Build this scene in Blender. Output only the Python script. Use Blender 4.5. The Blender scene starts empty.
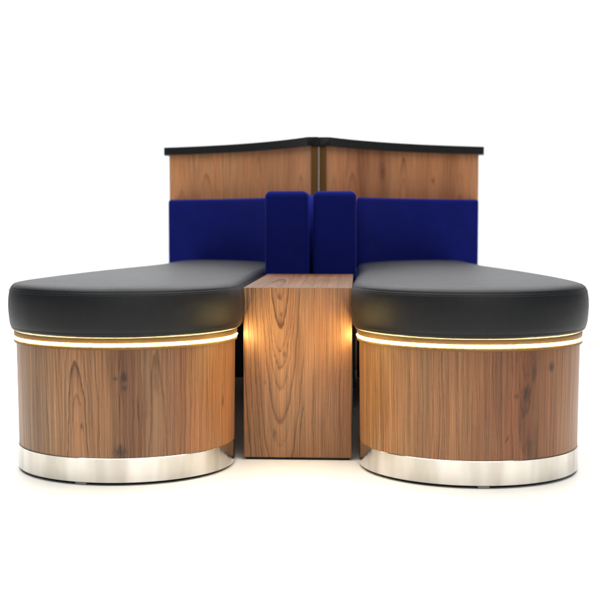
import bpy, bmesh, math, random
from mathutils import Vector
random.seed(7)
PI = math.pi
scene = bpy.context.scene
COL = scene.collection

# ------------------------------------------------------------------ scene graph helpers
def link(name, bm, m, parent=None, smooth=True, angle=35):
    me = bpy.data.meshes.new(name)
    bm.to_mesh(me); bm.free()
    o = bpy.data.objects.new(name, me)
    COL.objects.link(o)
    if m: me.materials.append(m)
    if smooth:
        for p in me.polygons: p.use_smooth = True
        me.set_sharp_from_angle(angle=math.radians(angle))
    if parent: o.parent = parent
    return o

def thing(name, label, cat, loc=(0, 0, 0), group=None):
    o = bpy.data.objects.new(name, None)
    COL.objects.link(o)
    o.empty_display_size = 0.1
    o.location = loc
    o['label'] = label; o['category'] = cat
    if group: o['group'] = group
    return o

# ------------------------------------------------------------------ node helper
class NT:
    def __init__(self, name):
        self.m = bpy.data.materials.new(name); self.m.use_nodes = True
        self.t = self.m.node_tree; self.n = self.t.nodes; self.l = self.t.links
        self.b = self.n['Principled BSDF']
    def put(self, sock, v):
        if isinstance(v, bpy.types.NodeSocket): self.l.new(v, sock)
        else: sock.default_value = v
    def math(self, op, a, b=None, c=None, clamp=False):
        x = self.n.new('ShaderNodeMath'); x.operation = op; x.use_clamp = clamp
        self.put(x.inputs[0], a)
        if b is not None: self.put(x.inputs[1], b)
        if c is not None: self.put(x.inputs[2], c)
        return x.outputs[0]
    def vec(self, x, y, z=0.0):
        v = self.n.new('ShaderNodeCombineXYZ')
        self.put(v.inputs[0], x); self.put(v.inputs[1], y); self.put(v.inputs[2], z)
        return v.outputs[0]
    def sep(self, v):
        s = self.n.new('ShaderNodeSeparateXYZ'); self.l.new(v, s.inputs[0]); return s.outputs
    def uv(self):
        u = self.n.new('ShaderNodeUVMap'); u.uv_map = 'UVMap'; return u.outputs[0]
    def coord(self, which='Object'):
        return self.n.new('ShaderNodeTexCoord').outputs[which]
    def noise(self, v, scale=1.0, detail=3.0, rough=0.55, dist=0.0, col=False):
        x = self.n.new('ShaderNodeTexNoise')
        self.put(x.inputs['Vector'], v); x.inputs['Scale'].default_value = scale
        x.inputs['Detail'].default_value = detail; x.inputs['Roughness'].default_value = rough
        x.inputs['Distortion'].default_value = dist
        return x.outputs['Color' if col else 'Fac']
    def ramp(self, f, stops, interp='LINEAR'):
        x = self.n.new('ShaderNodeValToRGB'); cr = x.color_ramp; cr.interpolation = interp
        while len(cr.elements) > 1: cr.elements.remove(cr.elements[-1])
        cr.elements[0].position = stops[0][0]; cr.elements[0].color = tuple(stops[0][1]) + (1,)
        for p, c in stops[1:]:
            e = cr.elements.new(p); e.color = tuple(c) + (1,)
        self.put(x.inputs[0], f)
        return x.outputs[0]
    def mix(self, f, a, b, mode='MIX'):
        x = self.n.new('ShaderNodeMix'); x.data_type = 'RGBA'; x.blend_type = mode
        self.put(x.inputs[0], f)
        self.put(x.inputs[6], a if isinstance(a, bpy.types.NodeSocket) else tuple(a) + (1,))
        self.put(x.inputs[7], b if isinstance(b, bpy.types.NodeSocket) else tuple(b) + (1,))
        return x.outputs[2]
    def smooth(self, v, a, b, lo=0.0, hi=1.0):
        x = self.n.new('ShaderNodeMapRange'); x.interpolation_type = 'SMOOTHSTEP'
        self.put(x.inputs[0], v)
        for i, k in ((1, a), (2, b), (3, lo), (4, hi)): x.inputs[i].default_value = k
        return x.outputs[0]
    def bump(self, h, strength=0.2, dist=0.001, normal=None):
        x = self.n.new('ShaderNodeBump'); x.inputs['Strength'].default_value = strength
        x.inputs['Distance'].default_value = dist
        self.put(x.inputs['Height'], h)
        if normal: self.l.new(normal, x.inputs['Normal'])
        return x.outputs[0]
    def set(self, **k):
        for a, v in k.items(): self.put(self.b.inputs[a.replace('_', ' ')], v)

def wood(name, smin, smax, boards, tints, knots=(), freq=210.0, seed=0.0, gain=1.0,
         light=(.425, .236, .114), mid=(.220, .110, .049), dark=(.048, .020, .009), rough=.42, coat=.05, cracks=(), ringc=.85, spec=.5):
    """plain-sawn walnut veneer in metres: s across the grain, t along it.
    boards: (s_from, pith_s, pith_y, taper); tints: (s, (r,g,b)) multipliers; knots: (s,t,half width,half height,depth)"""
    N = NT(name)
    o = N.sep(N.uv()); s0, t = o[0], o[1]
    L = smax - smin
    wob = N.math('SUBTRACT', N.noise(N.vec(N.math('MULTIPLY', s0, 9), N.math('MULTIPLY', t, 4.5), seed), 1, 3), .5)
    s = N.math('ADD', s0, N.math('MULTIPLY', wob, .022))
    wob2 = N.math('SUBTRACT', N.noise(N.vec(N.math('MULTIPLY', s0, 45), N.math('MULTIPLY', t, 11), seed + 3), 1, 2), .5)
    s = N.math('ADD', s, N.math('MULTIPLY', wob2, .0055))
    # grain flows round each knot
    kd = None; kring = None
    for (ks, kt, a, b, dep) in knots:
        dx = N.math('SUBTRACT', s, ks); dy = N.math('SUBTRACT', t, kt)
        d2 = N.math('ADD', N.math('POWER', N.math('DIVIDE', dx, a), 2), N.math('POWER', N.math('DIVIDE', dy, b), 2))
        d = N.math('SQRT', d2)
        flow = N.math('MULTIPLY', N.math('EXPONENT', N.math('MULTIPLY', d2, -.16)), -a * .8)
        s = N.math('ADD', s, N.math('MULTIPLY', flow, N.math('SIGN', dx)))
        irregular = N.math('ADD', d, N.math('MULTIPLY', N.math('SUBTRACT', N.noise(N.vec(N.math('MULTIPLY', s0, 260), N.math('MULTIPLY', t, 75), seed + 40), 1, 3, .6), .5), 2.6))
        mk = N.math('MULTIPLY', N.smooth(irregular, 2.1, .1), min(1, dep * 1.15))
        kd = mk if kd is None else N.math('MAXIMUM', kd, mk)
    sn = N.math('DIVIDE', N.math('SUBTRACT', s0, smin), L)
    A = N.ramp(sn, [(max(0, (b[0] - smin) / L), ((b[1] - smin + .5) / (L + 1), b[2] / .5, b[3] + .5)) for b in boards], 'CONSTANT')
    a = N.n.new('ShaderNodeSeparateColor'); N.l.new(A, a.inputs[0])
    ps = N.math('ADD', N.math('MULTIPLY', a.outputs[0], L + 1), smin - .5)
    py = N.math('MULTIPLY', a.outputs[1], .5)
    k = N.math('SUBTRACT', a.outputs[2], .5)
    dy = N.math('ADD', py, N.math('MULTIPLY', k, t))
    dx = N.math('SUBTRACT', s, ps)
    r = N.math('SQRT', N.math('ADD', N.math('POWER', dx, 2), N.math('POWER', dy, 2)))
    jit = N.noise(N.vec(N.math('MULTIPLY', s0, 420), N.math('MULTIPLY', t, 16), seed + 33), 1, 3, .65)
    r = N.math('ADD', r, N.math('MULTIPLY', N.math('SUBTRACT', jit, .5), .0026))
    # uneven ring widths
    r = N.math('ADD', r, N.math('MULTIPLY', N.noise(N.vec(N.math('MULTIPLY', r, 38), seed + 1.7, 0), 1, 2), .016))
    ph = N.math('FRACT', N.math('MULTIPLY', r, freq))
    ringno = N.math('FLOOR', N.math('MULTIPLY', r, freq))
    wn = N.n.new('ShaderNodeTexWhiteNoise'); wn.noise_dimensions = '1D'; N.l.new(ringno, wn.inputs['W'])
    ring = N.ramp(ph, [(0, (.10,) * 3), (.50, (.22,) * 3), (.76, (.46,) * 3), (.90, (1,) * 3), (.95, (.8,) * 3), (1, (.10,) * 3)])
    amp = N.math('ADD', N.math('MULTIPLY', N.math('POWER', wn.outputs[0], 1.8), .98), .16)
    patch = N.noise(N.vec(N.math('MULTIPLY', s0, 13), N.math('MULTIPLY', t, 2.2), seed + 9), 1, 2)
    amp = N.math('MULTIPLY', amp, N.math('ADD', N.math('MULTIPLY', patch, 1.3), .25))
    ring = N.math('MULTIPLY', ring, N.math('MULTIPLY', amp, ringc), clamp=True)
    base = N.ramp(ring, [(0, light), (.42, mid), (1, dark)])
    # fine fibre and pores
    fib = N.noise(N.vec(N.math('MULTIPLY', s0, 720), N.math('MULTIPLY', t, 9), seed + 4), 1, 3, .6)
    fibm = N.smooth(fib, .3, .72, .80, 1.11)
    fib2 = N.noise(N.vec(N.math('MULTIPLY', s0, 190), N.math('MULTIPLY', t, 2.6), seed + 14), 1, 2, .6)
    fibm = N.math('MULTIPLY', fibm, N.smooth(fib2, .3, .7, .72, 1.16))
    pore = N.noise(N.vec(N.math('MULTIPLY', s0, 1050), N.math('MULTIPLY', t, 46), seed + 5), 1, 1, .5)
    porem = N.smooth(pore, .66, .74)
    c = N.mix(1.0, base, N.vec(fibm, fibm, fibm), 'MULTIPLY')
    T = N.ramp(N.math('ADD', sn, N.math('MULTIPLY', wob, .045)), [(max(0, min(1, (q - smin) / L)), tuple(x * .5 for x in cc)) for q, cc in tints])
    c = N.mix(1.0, c, T, 'MULTIPLY')
    c = N.mix(1.0, c, (2.0 * gain, 2.0 * gain, 2.0 * gain), 'MULTIPLY')
    red = N.noise(N.vec(N.math('MULTIPLY', s0, 26), N.math('MULTIPLY', t, 3.0), seed + 21), 1, 2)
    c = N.mix(N.smooth(red, .35, .75, 0, .40), c, N.mix(1.0, c, (1.05, .80, .66), 'MULTIPLY'))
    c = N.mix(N.math('MULTIPLY', porem, .6), c, N.mix(1.0, c, (.40, .34, .30), 'MULTIPLY'))
    if kd is not None:
        c = N.mix(kd, c, (.034, .014, .008))
    for (cs, ct, w, h, lean) in cracks:
        cx = N.math('SUBTRACT', N.math('ADD', s0, N.math('MULTIPLY', wob2, .012)), N.math('ADD', N.math('MULTIPLY', N.math('SUBTRACT', t, ct), lean), cs))
        e = N.math('ADD', N.math('POWER', N.math('DIVIDE', cx, w), 2), N.math('POWER', N.math('DIVIDE', N.math('SUBTRACT', t, ct), h), 2))
        c = N.mix(N.math('MULTIPLY', N.smooth(e, 1.0, .1), .85), c, (.022, .010, .006))
    N.set(Base_Color=c, Roughness=N.math('ADD', N.math('MULTIPLY', fib, .18), rough - .09), Coat_Weight=coat, Coat_Roughness=.30, Specular_IOR_Level=spec)
    N.set(Normal=N.bump(N.math('SUBTRACT', fib, N.math('MULTIPLY', porem, .6)), .12, .0006))
    return N.m

def plain(name, col, rough=.5, metal=0.0, **k):
    N = NT(name); N.set(Base_Color=tuple(col) + (1,), Roughness=rough, Metallic=metal, **k)
    return N

# ------------------------------------------------------------------ materials
def leather():
    N = NT('charcoal leather')
    co = N.coord('Object')
    v = N.n.new('ShaderNodeTexVoronoi'); v.feature = 'DISTANCE_TO_EDGE'; v.inputs['Scale'].default_value = 620
    N.l.new(co, v.inputs['Vector'])
    g = N.smooth(v.outputs['Distance'], 0, .22)
    big = N.noise(co, 7, 3)
    mott = N.noise(co, 46, 4)
    c = N.mix(mott, (.0085, .0096, .0115), (.0140, .0155, .0182))
    N.set(Base_Color=c, Roughness=N.math('ADD', N.math('MULTIPLY', mott, .10), .40), Specular_IOR_Level=.27)
    n1 = N.bump(N.noise(co, 5.5, 2, .5), .55, .010)
    n2 = N.bump(g, .22, .0004, n1)
    N.set(Normal=n2)
    return N.m
def velvet():
    N = NT('royal blue upholstery')
    co = N.coord('Object')
    w = N.noise(co, 900, 2, .6)
    b = N.noise(co, 9, 3)
    c = N.mix(b, (.0030, .0060, .080), (.0050, .0098, .136))
    c = N.mix(N.smooth(w, .4, .6, 0, .35), c, (.004, .005, .05))
    N.set(Base_Color=c, Roughness=.9, Specular_IOR_Level=.06, Sheen_Weight=.3, Sheen_Roughness=.35, Sheen_Tint=(.06, .09, .95, 1))
    N.set(Normal=N.bump(w, .3, .0006, N.bump(N.noise(co, 8, 2), .3, .008)))
    return N.m
def steel():
    N = NT('polished steel')
    co = N.uv(); o = N.sep(co)
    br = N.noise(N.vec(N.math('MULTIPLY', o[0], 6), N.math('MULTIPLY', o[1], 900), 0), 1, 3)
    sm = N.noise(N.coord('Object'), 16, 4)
    N.set(Base_Color=N.mix(N.smooth(N.noise(N.vec(N.math('MULTIPLY', o[0], 9), N.math('MULTIPLY', o[1], 1.5), 2.3), 1, 3), .34, .66), N.mix(sm, (.36, .345, .31), (.48, .46, .42)), N.mix(sm, (.66, .655, .63), (.80, .80, .79))), Metallic=1.0,  # room reflections painted into the colour as light and dark bands, plus mottled smudges
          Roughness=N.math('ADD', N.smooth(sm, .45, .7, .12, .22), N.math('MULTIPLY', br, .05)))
    N.set(Normal=N.bump(N.noise(N.vec(N.math('MULTIPLY', o[0], 14), N.math('MULTIPLY', o[1], 5), 0), 1, 2), .5, .006))
    return N.m
M = {}
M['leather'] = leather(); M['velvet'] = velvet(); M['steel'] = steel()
M['thread'] = plain('charcoal thread', (.026, .026, .025), .7).m
M['black'] = plain('black laminate', (.0060, .0066, .0072), .55, 0.0, Specular_IOR_Level=.22).m
M['board'] = plain('black painted board', (.006, .006, .006), .8).m
M['glide'] = plain('dull zinc glide', (.26, .25, .22), .5, .6).m
M['rubber'] = plain('black rubber', (.012, .012, .012), .75).m
M['brass'] = plain('brushed brass', (.24, .135, .048), .5, 1.0).m
M['brass'].node_tree.nodes['Principled BSDF'].inputs['Metallic'].default_value = .4
M['edging'] = plain('olive brown edging', (.088, .044, .012), .8, 0.0, Specular_IOR_Level=.08).m
M['cream'] = plain('pale veneer edge', (.62, .46, .33), .5).m
N = NT('warm led'); N.set(Base_Color=(.9, .85, .7, 1), Emission_Color=(1, .74, .28, 1), Emission_Strength=170.0); M['led'] = N.m

def white(name, c, rough):
    N = NT(name)
    f = N.noise(N.coord('Object'), 1.2, 4)
    N.set(Base_Color=N.mix(f, tuple(x * .985 for x in c), c), Roughness=rough, Specular_IOR_Level=.3)
    N.set(Normal=N.bump(N.noise(N.coord('Object'), 60, 3), .04, .001))
    return N.m
M['floor'] = white('white studio floor', (.90, .895, .885), .5)
M['wall'] = white('white studio wall', (.90, .90, .91), .8)

# ------------------------------------------------------------------ mesh helpers
def uvl(bm): return bm.loops.layers.uv.get('UVMap') or bm.loops.layers.uv.new('UVMap')

def prism(poly, z0, z1, bevel=0.0, seg=3, bm=None):
    """upright prism over a plan polygon; uv = (run along the outline, height), caps = plan"""
    own = bmesh.new()
    ar = sum(poly[i - 1][0] * poly[i][1] - poly[i][0] * poly[i - 1][1] for i in range(len(poly)))
    if ar < 0: poly = poly[::-1]
    n = len(poly)
    lo = [own.verts.new((x, y, z0)) for x, y in poly]; hi = [own.verts.new((x, y, z1)) for x, y in poly]
    uv = uvl(own); s = 0
    for i in range(n):
        j = (i + 1) % n
        d = math.hypot(poly[j][0] - poly[i][0], poly[j][1] - poly[i][1])
        f = own.faces.new((lo[i], lo[j], hi[j], hi[i]))
        for lp, q in zip(f.loops, ((s, z0), (s + d, z0), (s + d, z1), (s, z1))): lp[uv].uv = q
        s += d
    for f in (own.faces.new(hi), own.faces.new(lo[::-1])):
        for lp in f.loops: lp[uv].uv = (lp.vert.co.x, lp.vert.co.y)
    own.normal_update()
    if bevel:
        es = [e for e in own.edges if len(e.link_faces) == 2 and e.calc_face_angle(0) > math.radians(28)]
        bmesh.ops.bevel(own, geom=es, offset=bevel, offset_type='OFFSET', segments=seg, profile=.5, affect='EDGES', clamp_overlap=True)
    if bm is None: return own
    me = bpy.data.meshes.new('tmp'); own.to_mesh(me); own.free(); bm.from_mesh(me); bpy.data.meshes.remove(me)
    return bm

def box(x0, x1, y0, y1, z0, z1, bevel=0.0, seg=3, bm=None):
    return prism([(x0, y0), (x1, y0), (x1, y1), (x0, y1)], z0, z1, bevel, seg, bm)

def catmull(P, per=14):
    n = len(P); out = []
    for i in range(n):
        p0, p1, p2, p3 = P[i - 1], P[i], P[(i + 1) % n], P[(i + 2) % n]
        for k in range(per):
            t = k / per
            out.append(tuple(.5 * (2 * b + (c - a) * t + (2 * a - 5 * b + 4 * c - d) * t * t + (3 * b - a - 3 * c + d) * t ** 3)
                             for a, b, c, d in zip(p0, p1, p2, p3)))
    return out

def even(P, n):
    Q = P + [P[0]]; d = [0]
    for a, b in zip(Q, Q[1:]): d.append(d[-1] + math.hypot(b[0] - a[0], b[1] - a[1]))
    out = []; j = 0
    for k in range(n):
        t = d[-1] * k / n
        while d[j + 1] < t: j += 1
        f = (t - d[j]) / max(1e-9, d[j + 1] - d[j])
        out.append((Q[j][0] + (Q[j + 1][0] - Q[j][0]) * f, Q[j][1] + (Q[j + 1][1] - Q[j][1]) * f))
    return out

def outline(P, n):
    """closed loop, counter-clockwise from above, starting at the rearmost point; s = 0 at the front"""
    P = even(P, n)
    if sum(P[i - 1][0] * P[i][1] - P[i][0] * P[i - 1][1] for i in range(n)) < 0: P = P[::-1]
    k = max(range(n), key=lambda i: P[i][1]); P = P[k:] + P[:k]
    nr = []
    for i in range(n):
        tx, ty = P[(i + 1) % n][0] - P[i - 1][0], P[(i + 1) % n][1] - P[i - 1][1]
        L = math.hypot(tx, ty); nr.append((ty / L, -tx / L))
    s = [0]
    for i in range(n): s.append(s[-1] + math.dist(P[i], P[(i + 1) % n]))
    f = min(range(n), key=lambda i: P[i][1]); s = [x - s[f] for x in s]
    return P, nr, s

def skin(OL, prof, close=False, bm=None):
    """profile [(outward offset, z)] swept round an outline; listed from below upward on the outside"""
    P, nr, s = OL; n = len(P)
    bm = bm or bmesh.new(); uv = uvl(bm)
    L = [[bm.verts.new((p[0] + q[0] * o, p[1] + q[1] * o, z)) for p, q in zip(P, nr)] for o, z in prof]
    v = [prof[0][1]]
    for a, b in zip(prof, prof[1:]): v.append(v[-1] + math.dist(a, b))
    pairs = [(i, i + 1) for i in range(len(prof) - 1)] + ([(len(prof) - 1, 0)] if close else [])
    for i, j in pairs:
        for k in range(n):
            m = (k + 1) % n
            f = bm.faces.new((L[i][k], L[i][m], L[j][m], L[j][k]))
            for lp, q in zip(f.loops, ((s[k], v[i]), (s[k + 1], v[i]), (s[k + 1], v[j]), (s[k], v[j]))): lp[uv].uv = q
    return bm, L

def bez(P0, P1, P2, n):
    return [((1 - t) ** 2 * P0[0] + 2 * t * (1 - t) * P1[0] + t * t * P2[0],
             (1 - t) ** 2 * P0[1] + 2 * t * (1 - t) * P1[1] + t * t * P2[1]) for t in [i / n for i in range(n + 1)]]
def offs(C, d):
    out = []
    for i, p in enumerate(C):
        a = C[max(0, i - 1)]; b = C[min(len(C) - 1, i + 1)]
        tx, ty = b[0] - a[0], b[1] - a[1]; L = math.hypot(tx, ty)
        out.append((p[0] + ty / L * d, p[1] - tx / L * d))      # + = towards the camera
    return out

# ------------------------------------------------------------------ dimensions (metres, y = depth from the lens)
Y0 = 3.0                                   # world y = depth - Y0
UD, DD, RX, RY = .4176, 2.6985, .2619, .2463
UC, RCX, RCY = .4152, .2805, .2845
SEAT_T, SEAT_B = .4575, .344

def unit(sg, label, woods):
    root = thing('lounge_seat', label, 'lounge seat', (sg * UC, sg * .007, 0), 'matching lounge seats')
    ox = sg * UC
    X = lambda P: [(sg * u - ox, d - Y0) for u, d in P]
    # --- pedestal
    ell = [(UD + RX * math.cos(a), DD + (RY if math.sin(a) < 0 else .34) * math.sin(a)) for a in [2 * PI * i / 360 for i in range(360)]]
    OL = outline(X(ell), 256)
    bm, L = skin(OL, [(-.001, .0605), (0, .0610), (.0028, .3080), (-.012, .3080)])
    bm.faces.new(L[-1]); bm.faces.new(L[0][::-1])
    ped = link('pedestal', bm, woods[0], root)
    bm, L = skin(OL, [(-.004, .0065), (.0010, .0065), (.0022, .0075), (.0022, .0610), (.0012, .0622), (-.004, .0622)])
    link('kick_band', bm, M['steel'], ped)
    bm, L = skin(OL, [(-.012, .0), (-.012, .0066)])
    link('plinth', bm, M['rubber'], ped)
    for ang in (-1.52,) if sg > 0 else (-1.80,):
        a = ang; px, py = X([(UD, DD)])[0]
        g = bmesh.new()
        c = Vector((px + (RX - .0005) * math.cos(a), py + (RY - .0005) * math.sin(a), 0)); tx = Vector((-RX * math.sin(a), RY * math.cos(a), 0)).normalized()
        nx = Vector((tx.y, -tx.x, 0))
        q = [c + tx * -.015 + nx * -.02, c + tx * .015 + nx * -.02, c + tx * .013, c - tx * .013]
        prism([(v.x, v.y) for v in q], .0004, .0062, .0008, 2, g)
        link('glide', g, M['glide'], ped)
    # light channel: brass profile, open groove holding the strip
    bm, L = skin(OL, [(-.006, .3084), (.0070, .3084), (.0084, .3090), (.0086, .3140), (.0080, .3158), (.0070, .3166), (.0046, .3170), (.0046, .3216), (.0060, .3221), (.0080, .3232), (.0082, .3246),
                      (.0080, .3345), (.0070, .3360), (-.006, .3362)])
    link('light_channel', bm, M['brass'], ped, angle=25)
    bm, L = skin(OL, [(.0044, .3174), (.0072, .3175), (.0086, .3183), (.0092, .3194), (.0086, .3205), (.0072, .3213), (.0044, .3214)])
    bmesh.ops.delete(bm, geom=[f for f in bm.faces if f.calc_center_median().y > DD - Y0 + .035], context='FACES')
    link('led_strip', bm, M['led'], ped)
    # --- cushion
    fr = [(UC + RCX * math.cos(a), DD + RCY * math.sin(a)) for a in [PI + PI * i / 12 for i in range(13)]]
    # fr runs from the inner side round the front to the outer side
    rear = [(.694, 3.02), (.672, 3.45), (.634, 3.90), (.600, 4.28), (.586, 4.52), (.545, 4.600), (.42, 4.545), (.29, 4.45), (.175, 4.36), (.1480, 4.24),
            (.1462, 4.0), (.1462, 3.65), (.1455, 3.3), (.1400, 2.98)]
    rear[-1] = (.1370, 2.95)
    CO = outline(X(catmull(fr + rear, 12)), 300)
    side = [(-.030, .3370), (-.0135, .3370), (-.0085, .3384), (-.0050, .3418), (-.0026, .3466), (-.0030, .3478), (-.0020, .3492), (.0004, .3590), (.0022, .3780),
            (.0030, .3960), (.0022, .4130), (.0004, .4260), (-.0018, .4345), (-.0028, .4370), (-.0038, .4378), (-.0038, .4390), (-.0066, .4428), (-.0125, .4474), (-.0210, .4502), (-.0320, .4516)]
    bm, L = skin(CO, side)
    P, nr, s = CO; uv = uvl(bm)
    # crowned top: rings drawn in towards a spine along the seat
    edge = [v.co.copy() for v in L[-1]]
    ylo, yhi = min(v.y for v in edge) + .26, max(v.y for v in edge) - .24
    prev = L[-1]; n = len(P)
    K = 11
    for k in range(1, K + 1):
        f = 1 - k / (K + .6)
        ring = []
        for e in edge:
            yy = min(max(e.y, ylo), yhi); t = (yy - ylo) / (yhi - ylo)
            cx = sg * (UC + (.372 - UC) * t) - ox
            ring.append(bm.verts.new((cx + (e.x - cx) * f, yy + (e.y - yy) * f, .4516 + .0065 * (1 - f * f))))
        for i in range(n):
            j = (i + 1) % n
            bm.faces.new((prev[i], prev[j], ring[j], ring[i]))
        prev = ring
    bm.faces.new(prev); bm.faces.new(L[0][::-1])
    for v in bm.verts:                                   # the seat falls slightly towards the back
        if v.co.z > .40: v.co.z -= .011 * min(1, max(0, (v.co.y + Y0 - 2.75) / 1.3)) * min(1, (v.co.z - .40) / .03)
    bmesh.ops.triangulate(bm, faces=[f for f in bm.faces if len(f.verts) > 4])
    cush = link('seat_cushion', bm, M['leather'], root, angle=60)
    # stitching just under the top edge and just above the bottom edge
    bm = bmesh.new()
    per = s[-1] - s[0]
    CF = outline(X(catmull(fr + rear, 12)), int(per / .0066))
    for (off, z, tilt) in ((.0000, .4318, .15), (-.0012, .3530, -.15)):
        for p, q in zip(CF[0], CF[1]):
            zz = z - (.011 * min(1, max(0, (p[1] + Y0 - 2.75) / 1.3)) if z > .4 else 0)
            c = Vector((p[0] + q[0] * off, p[1] + q[1] * off, zz)); nn = Vector((q[0], q[1], 0)); tt = Vector((-q[1], q[0], 0)); up = Vector((0, 0, 1))
            r = .00062
            a = [bm.verts.new(c - tt * .0022 + nn * .1 * r + up * 0)]
            m = [bm.verts.new(c + nn * r * 1.1), bm.verts.new(c + up * r), bm.verts.new(c - nn * r), bm.verts.new(c - up * r)]
            b = bm.verts.new(c + tt * .0022)
            for i in range(4):
                bm.faces.new((a[0], m[i], m[(i + 1) % 4])); bm.faces.new((b, m[(i + 1) % 4], m[i]))
    bmesh.ops.recalc_face_normals(bm, faces=bm.faces[:])
    st = link('stitching', bm, M['thread'], cush)
    # --- black carcass under the rear of the seat
    body = [(.1475, 3.62), (.60, 3.62), (.575, 4.10), (.55, 4.47), (.40, 4.42), (.27, 4.34), (.1475, 4.22)]
    bm = prism(X(body), .085, .3352, .004, 2)
    rb = link('rear_base', bm, M['board'], root)
    bm = prism(X([(.24, 2.9), (.58, 2.9), (.585, 3.6185), (.175, 3.6185)]), (.310), .3350, .003, 2)
    link('seat_platform', bm, M['board'], root)
    for (u, d) in ((.52, 3.72), (.50, 4.36), (.20, 4.16)):
        bm = bmesh.new()
        bmesh.ops.create_cone(bm, cap_ends=True, segments=24, radius1=.016, radius2=.022, depth=.115)
        c = X([(u, d)])[0]; bmesh.ops.translate(bm, verts=bm.verts, vec=(c[0], c[1], .0575))
        link('foot', bm, M['rubber'], rb)
    # --- curved screen
    cap = bez((.042, 4.250), (.270, 4.640), (.690, 4.810), 160)
    front = offs(cap, -.016); front = [(u, d) for u, d in front if u < .673]
    b0 = [(u, d) for u, d in offs(front, -.036)]
    front[0] = (.0300, front[0][1] + .002); b0[0] = (.0300, front[0][1] + .030)
    poly = front + b0[::-1]
    pl = X(poly)
    bm = bmesh.new(); uv = uvl(bm)
    n = len(pl); lo = [bm.verts.new((x, y, .004)) for x, y in pl]; hi = [bm.verts.new((x, y, .8865)) for x, y in pl]
    ss = [0]
    for i in range(n): ss.append(ss[-1] + math.dist(pl[i], pl[(i + 1) % n]))
    for i in range(n):
        j = (i + 1) % n
        f = bm.faces.new((lo[i], lo[j], hi[j], hi[i]))
        for lp, q in zip(f.loops, ((ss[i], .004), (ss[i + 1], .004), (ss[i + 1], .8865), (ss[i], .8865))): lp[uv].uv = (q[0] * sg if sg > 0 else -q[0], q[1])
    bm.faces.new(hi); bm.faces.new(lo[::-1])
    bmesh.ops.recalc_face_normals(bm, faces=bm.faces[:])
    bp = link('back_panel', bm, woods[1], root, angle=30)
    link('edge_trim', prism(X([(.0014, 4.254), (.0297, 4.254), (.0297, 4.276), (.0014, 4.276)]), .004, .8865, .001, 2), M['edging'], bp)
    cp = [(.0006, 4.248)] + cap[0:] + [(.700, 4.900)] + offs(cap, -.085)[::-1][1:] + [(.0006, 4.345)]
    link('top_cap', prism(X(cp), .8868, .9205, .0007, 1), M['black'], root)
    # --- blue upholstery
    cf = offs(cap, .108); cf = [(u, d) for u, d in cf if .165 < u < (.651 if sg < 0 else .659)]
    cb = offs(cap, -.012); cb = [(u, d) for u, d in cb if .165 < u < (.661 if sg < 0 else .669)]
    cf = cf[:-9:9] + cf[-1:]; cb = cb[:-9:9] + cb[-1:]
    poly = [(.1455, cf[0][1] - .016)] + cf + cb[::-1] + [(.1455, cb[0][1] - .016)]
    bm = prism(X(poly), .405, .6915, .019, 5)
    link('backrest', bm, M['velvet'], root, angle=50)
    bm = box(sg * .0072 - ox, sg * .1440 - ox, 3.5074 - Y0, 4.236 - Y0, .335, .6935, .019, 6)
    link('armrest', bm, M['velvet'], root, angle=50)
    bm = box(sg * .0082 - ox, sg * .1430 - ox, 3.512 - Y0, 4.232 - Y0, .066, .3348, .002, 1)
    link('arm_base', bm, M['board'], root)
    for d in (3.58, 4.16):
        bm = bmesh.new()
        bmesh.ops.create_cone(bm, cap_ends=True, segments=24, radius1=.016, radius2=.022, depth=.066)
        bmesh.ops.translate(bm, verts=bm.verts, vec=(sg * .075 - ox, d - Y0, .033))
        link('foot', bm, M['rubber'], rb)
    return root

# veneer design, read off the real panels ---------------------------------------------------------------
def sL(x): return (math.asin(max(-1, min(1, (x - 127) / 109))) + .20) * .255
def sR(x): return (math.asin(max(-1, min(1, (x - 469) / 110))) - .10) * .255
def tz(y): return .0610 + (459 - y) / (459 - 353) * (.3035 - .0610)
W = (1, 1, 1)
drumL = wood('walnut drum veneer with knots', -.75, .75,
    [(-.75, -.40, .02, .05), (sL(50), sL(30), .12, .03), (sL(64), sL(79), .012, .075), (sL(101), sL(60), .02, .03), (sL(119), sL(110), .03, -.05),
     (sL(143), sL(156), .04, .02), (sL(168), sL(150), .02, .02), (sL(206), sL(260), .05, .04), (.50, .45, .05, .05)],
    [(-.75, (.95, .95, .95)), (sL(22), (.93, .98, 1.0)), (sL(44), (.80, .82, .84)), (sL(58), (1.08, 1.06, 1.02)), (sL(80), (1.05, 1.0, .97)), (sL(100), (1.0, .93, .88)),
     (sL(116), (.72, .62, .56)), (sL(126), (.52, .42, .37)), (sL(138), (.60, .47, .41)), (sL(150), (.72, .72, .72)), (sL(163), (.74, .68, .66)), (sL(178), (.70, .55, .48)),
     (sL(192), (.95, .78, .66)), (sL(212), (1.02, .84, .70)), (.5, (.9, .8, .7))],
    [(sL(126), tz(378), .0055, .010, .85), (sL(118), tz(379), .004, .003, .6), (sL(84), tz(427), .0035, .007, .55), (sL(121), tz(452), .010, .012, .7),
     (sL(221), tz(411), .004, .011, .55), (sL(156), tz(386), .005, .020, .22), (sL(126), tz(388), .003, .006, .6)],
    freq=165, seed=1.0, cracks=[(sL(139), tz(412), .0016, .045, -.07), (sL(42), tz(392), .0010, .040, -.12)])
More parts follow.
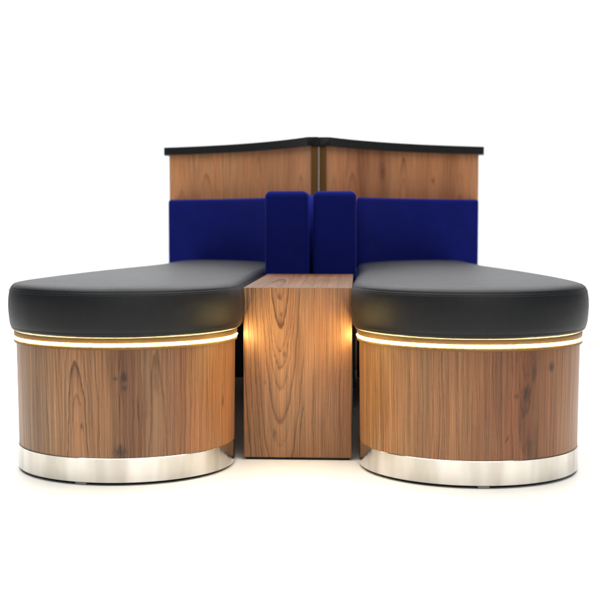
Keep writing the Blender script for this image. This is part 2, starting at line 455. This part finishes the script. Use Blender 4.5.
drumR = wood('walnut drum veneer with dark streaks', -.75, .75,
    [(-.75, -.5, .03, .05), (sR(372), sR(330), .06, .03), (sR(398), sR(340), .03, .02), (sR(444), sR(415), .03, .03), (sR(478), sR(430), .03, .03),
     (sR(515), sR(523), .05, -.04), (sR(534), sR(600), .05, .02), (.5, .4, .05, .05)],
    [(-.75, (.9, .8, .7)), (sR(366), (0.93, 0.85, 0.69)), (sR(392), (1.08, 1.00, 0.84)), (sR(410), (0.90, 0.81, 0.68)), (sR(430), (0.82, 0.74, 0.65)), (sR(448), (0.92, 0.81, 0.71)), (sR(470), (0.82, 0.69, 0.58)),
     (sR(490), (0.78, 0.61, 0.51)), (sR(506), (0.65, 0.47, 0.39)), (sR(517), (0.73, 0.52, 0.41)), (sR(524), (0.45, 0.31, 0.24)), (sR(531), (0.43, 0.32, 0.26)), (sR(537), (0.73, 0.55, 0.44)), (sR(550), (0.76, 0.62, 0.52)),
     (sR(564), (0.90, 0.81, 0.69)), (.40, (.95, .82, .72)), (.75, W)],
    [(sR(524), tz(393), .008, .016, .78), (sR(547), tz(368), .006, .008, .7), (sR(515), tz(395), .006, .004, .45), (sR(527), tz(447), .006, .020, .45), (sR(530), tz(372), .005, .020, .5)],
    freq=215, seed=5.0, cracks=[(sR(506), tz(437), .0012, .013, .32)])
def px(x): return (x - 297) * .27 / 109
def tt(y): return .0065 + (457 - y) * (.4265) / 170
table_w = wood('walnut table front veneer', -.14, .14,
    [(-.14, px(280), .062, -.095), (px(303), px(262), .02, .015)],
    [(-.14, (.88, .84, .82)), (px(255), (.92, .88, .84)), (px(270), (1.08, 1.0, .94)), (px(284), (1.05, .97, .90)), (px(297), (.90, .82, .77)), (px(311), (1.0, .90, .83)), (px(330), (.90, .78, .70)), (.14, (.82, .70, .62))],
    [(px(284), tt(353), .0042, .0065, .45), (px(281), tt(314), .003, .005, .4), (px(279), tt(295), .003, .006, .3), (px(275), tt(433), .004, .010, .45), (px(264), tt(382), .003, .004, .3)],
    freq=185, seed=11.0, ringc=.86, gain=.93)
table_t = wood('walnut table top veneer', -.14, .14,
    [(-.14, px(270), .02, .03), (px(300), px(240), .05, .02)],
    [(-.14, (.40, .37, .37)), (0, (.44, .38, .36)), (.14, (.38, .34, .33))], [(.02, .2, .004, .02, .4)], freq=170, seed=15.0, rough=.5, coat=0.0, spec=.22)
table_s = wood('walnut table side veneer', -.5, .9,
    [(-.5, .1, .03, .03), (.2, .3, .05, .05)], [(-.5, (.85, .8, .76)), (.9, (.85, .8, .76))], freq=180, seed=18.0)
pan = [(0, (1.12, .92, .80)), (.09, (1.18, .98, .86)), (.17, (1.0, .80, .70)), (.22, (1.08, .90, .80)), (.29, (.98, .80, .70)), (.36, (1.10, .92, .82)), (.50, (1.05, .90, .80)), (.62, (1.15, .98, .86)), (.75, (1.0, .86, .76)), (.85, (1.05, .9, .8))]
def wall_wood(name, pnt, seed, knots, sgn):
    st = sorted([(sgn * q, c) for q, c in pnt]); lo, hi = st[0][0], st[-1][0]
    bs = [(lo, lo + .05, .03, .05)] + [(lo + d, lo + d + e, y, k) for d, e, y, k in ((.13, .05, .02, .08), (.27, -.08, .03, .02), (.40, .08, .02, -.07), (.56, .2, .04, .03), (.72, .05, .02, .06))]
    return wood(name, lo, hi, bs, st, knots, freq=150, seed=seed, gain=1.10, ringc=.5)
wallL = wall_wood('walnut screen veneer', pan, 23.0, [(.30, .87, .006, .02, .5)], -1)
wallR = wall_wood('walnut screen veneer with dark streaks',  # darker, redder streaks in the veneer tint
    [(0, (1.05, .86, .76)), (.10, (1.12, .88, .78)), (.20, (.92, .66, .56)), (.235, (.62, .42, .36)), (.30, (.92, .72, .62)), (.36, (.66, .48, .42)), (.42, (1.0, .84, .74)), (.52, (1.02, .80, .70)), (.60, (.86, .64, .55)), (.66, (1.04, .80, .68)), (.72, (.7, .5, .42)), (.80, (.95, .75, .65)), (.9, W)],
    29.0, [(.36, .80, .012, .03, .45), (.64, .77, .006, .012, .5)], 1)

unit(-1, 'lounge seat left of the wooden cube table, walnut drum pedestal with paler tan knotty grain', (drumL, wallL))
unit(1, 'lounge seat right of the wooden cube table, walnut drum pedestal with redder dark streaked grain', (drumR, wallR))

# ------------------------------------------------------------------ side table between them
t = thing('side_table', 'walnut waterfall side table standing between the two charcoal lounge seats', 'side table', (0, 0, 0))
TW, TY0, TY1, TZ = .1350, 2.7411 - Y0, 3.500 - Y0, .4322
bm = box(-TW, TW, TY0 + .0193, TY1, TZ - .020, TZ - .0002, .0009, 2)
uv = uvl(bm)
for f in bm.faces:
    for lp in f.loops:
        c = lp.vert.co
        lp[uv].uv = (c.x, c.y - TY0) if abs(f.normal.z) > .5 else (c.x if abs(f.normal.y) > .5 else c.y, c.z)
top = link('table_top', bm, table_t, t)
bm = box(-TW, TW, TY0, TY0 + .019, .0065, TZ, .0009, 2)
uv = uvl(bm)
for f in bm.faces:
    for lp in f.loops: lp[uv].uv = (lp.vert.co.x, lp.vert.co.z)
fp = link('front_panel', bm, table_w, t)
fp.data.materials.append(table_t)
for p in fp.data.polygons:
    if p.normal.z > .9: p.material_index = 1
for sx in (-1, 1):
    bm = box(sx * (TW - .019), sx * TW, TY0 + .0193, TY1, .0065, TZ - .0203, .0006, 2)
    uv = uvl(bm)
    for f in bm.faces:
        for lp in f.loops: lp[uv].uv = (lp.vert.co.y * sx, lp.vert.co.z)
    link('side_panel', bm, table_s, t)
link('plinth', box(-TW + .006, TW - .006, TY0 + .006, TY1 - .01, 0, .0064), M['rubber'], t)
# ------------------------------------------------------------------ setting
def sheet(name, pts, m):
    bm = bmesh.new(); bm.faces.new([bm.verts.new(p) for p in pts]); o = link(name, bm, m, smooth=False); o['kind'] = 'structure'; return o
sheet('floor', [(-9, -7, 0), (9, -7, 0), (9, 5.6, 0), (-9, 5.6, 0)], M['floor'])
sheet('studio_wall', [(-9, 5.6, -.002), (9, 5.6, -.002), (9, 5.6, 5), (-9, 5.6, 5)], M['wall'])

bm = box(.9, 5.0, 2.53, 2.575, .0004, .006, .001, 1)
tr = link('floor_trim', bm, plain('pale brass', (.66, .54, .34), .4).m)
tr['label'] = 'thin pale brass strip on the white floor, running out behind the right lounge seat'; tr['category'] = 'floor trim'

# ------------------------------------------------------------------ lamps
def area(name, loc, aim, size, power, col=(1, 1, 1), sy=None):
    d = bpy.data.lights.new(name, 'AREA'); d.energy = power; d.color = col
    d.shape = 'RECTANGLE'; d.size = size; d.size_y = sy or size
    o = bpy.data.objects.new(name, d); COL.objects.link(o); o.location = loc
    o.rotation_euler = (Vector(aim) - Vector(loc)).to_track_quat('-Z', 'Y').to_euler()
    return o
area('overhead_softbox', (0, .2, 3.6), (0, .2, 0), 5.0, 365, (1, .985, .965), 5.5)
area('front_softbox', (1.2, -4.6, 2.4), (0, -.2, .3), 3.0, 40, (1, .975, .94), 2.2)
area('backdrop_softbox', (-1.3, 3.6, 4.2), (-1.3, 5.6, 1.5), 6.0, 112, (.90, .95, 1), 1.6)
area('floor_softbox', (0, 3.2, 3.8), (0, 3.2, 0), 9.0, 130, (1, 1, 1), 2.0)
w = bpy.data.worlds.new('World'); scene.world = w; w.use_nodes = True
w.node_tree.nodes['Background'].inputs[0].default_value = (1, 1, 1, 1)
w.node_tree.nodes['Background'].inputs[1].default_value = .06

# ------------------------------------------------------------------ camera
cd = bpy.data.cameras.new('camera'); cam = bpy.data.objects.new('camera', cd); COL.objects.link(cam)
cam.location = (.1457, -Y0, .59)
cam.rotation_euler = (PI / 2 - .0685, 0, .0509)
cd.sensor_width = 36; cd.lens = 1110 / 600 * 36
cd.clip_start = .05; cd.clip_end = 200
cd.dof.use_dof = True; cd.dof.focus_distance = 2.62; cd.dof.aperture_fstop = 4.5
scene.camera = cam
scene.view_settings.view_transform = 'Standard'; scene.view_settings.look = 'None'
scene.view_settings.exposure = 0; scene.view_settings.gamma = 1
scene.render.engine = 'CYCLES'
scene.cycles.max_bounces = 10; scene.cycles.diffuse_bounces = 5
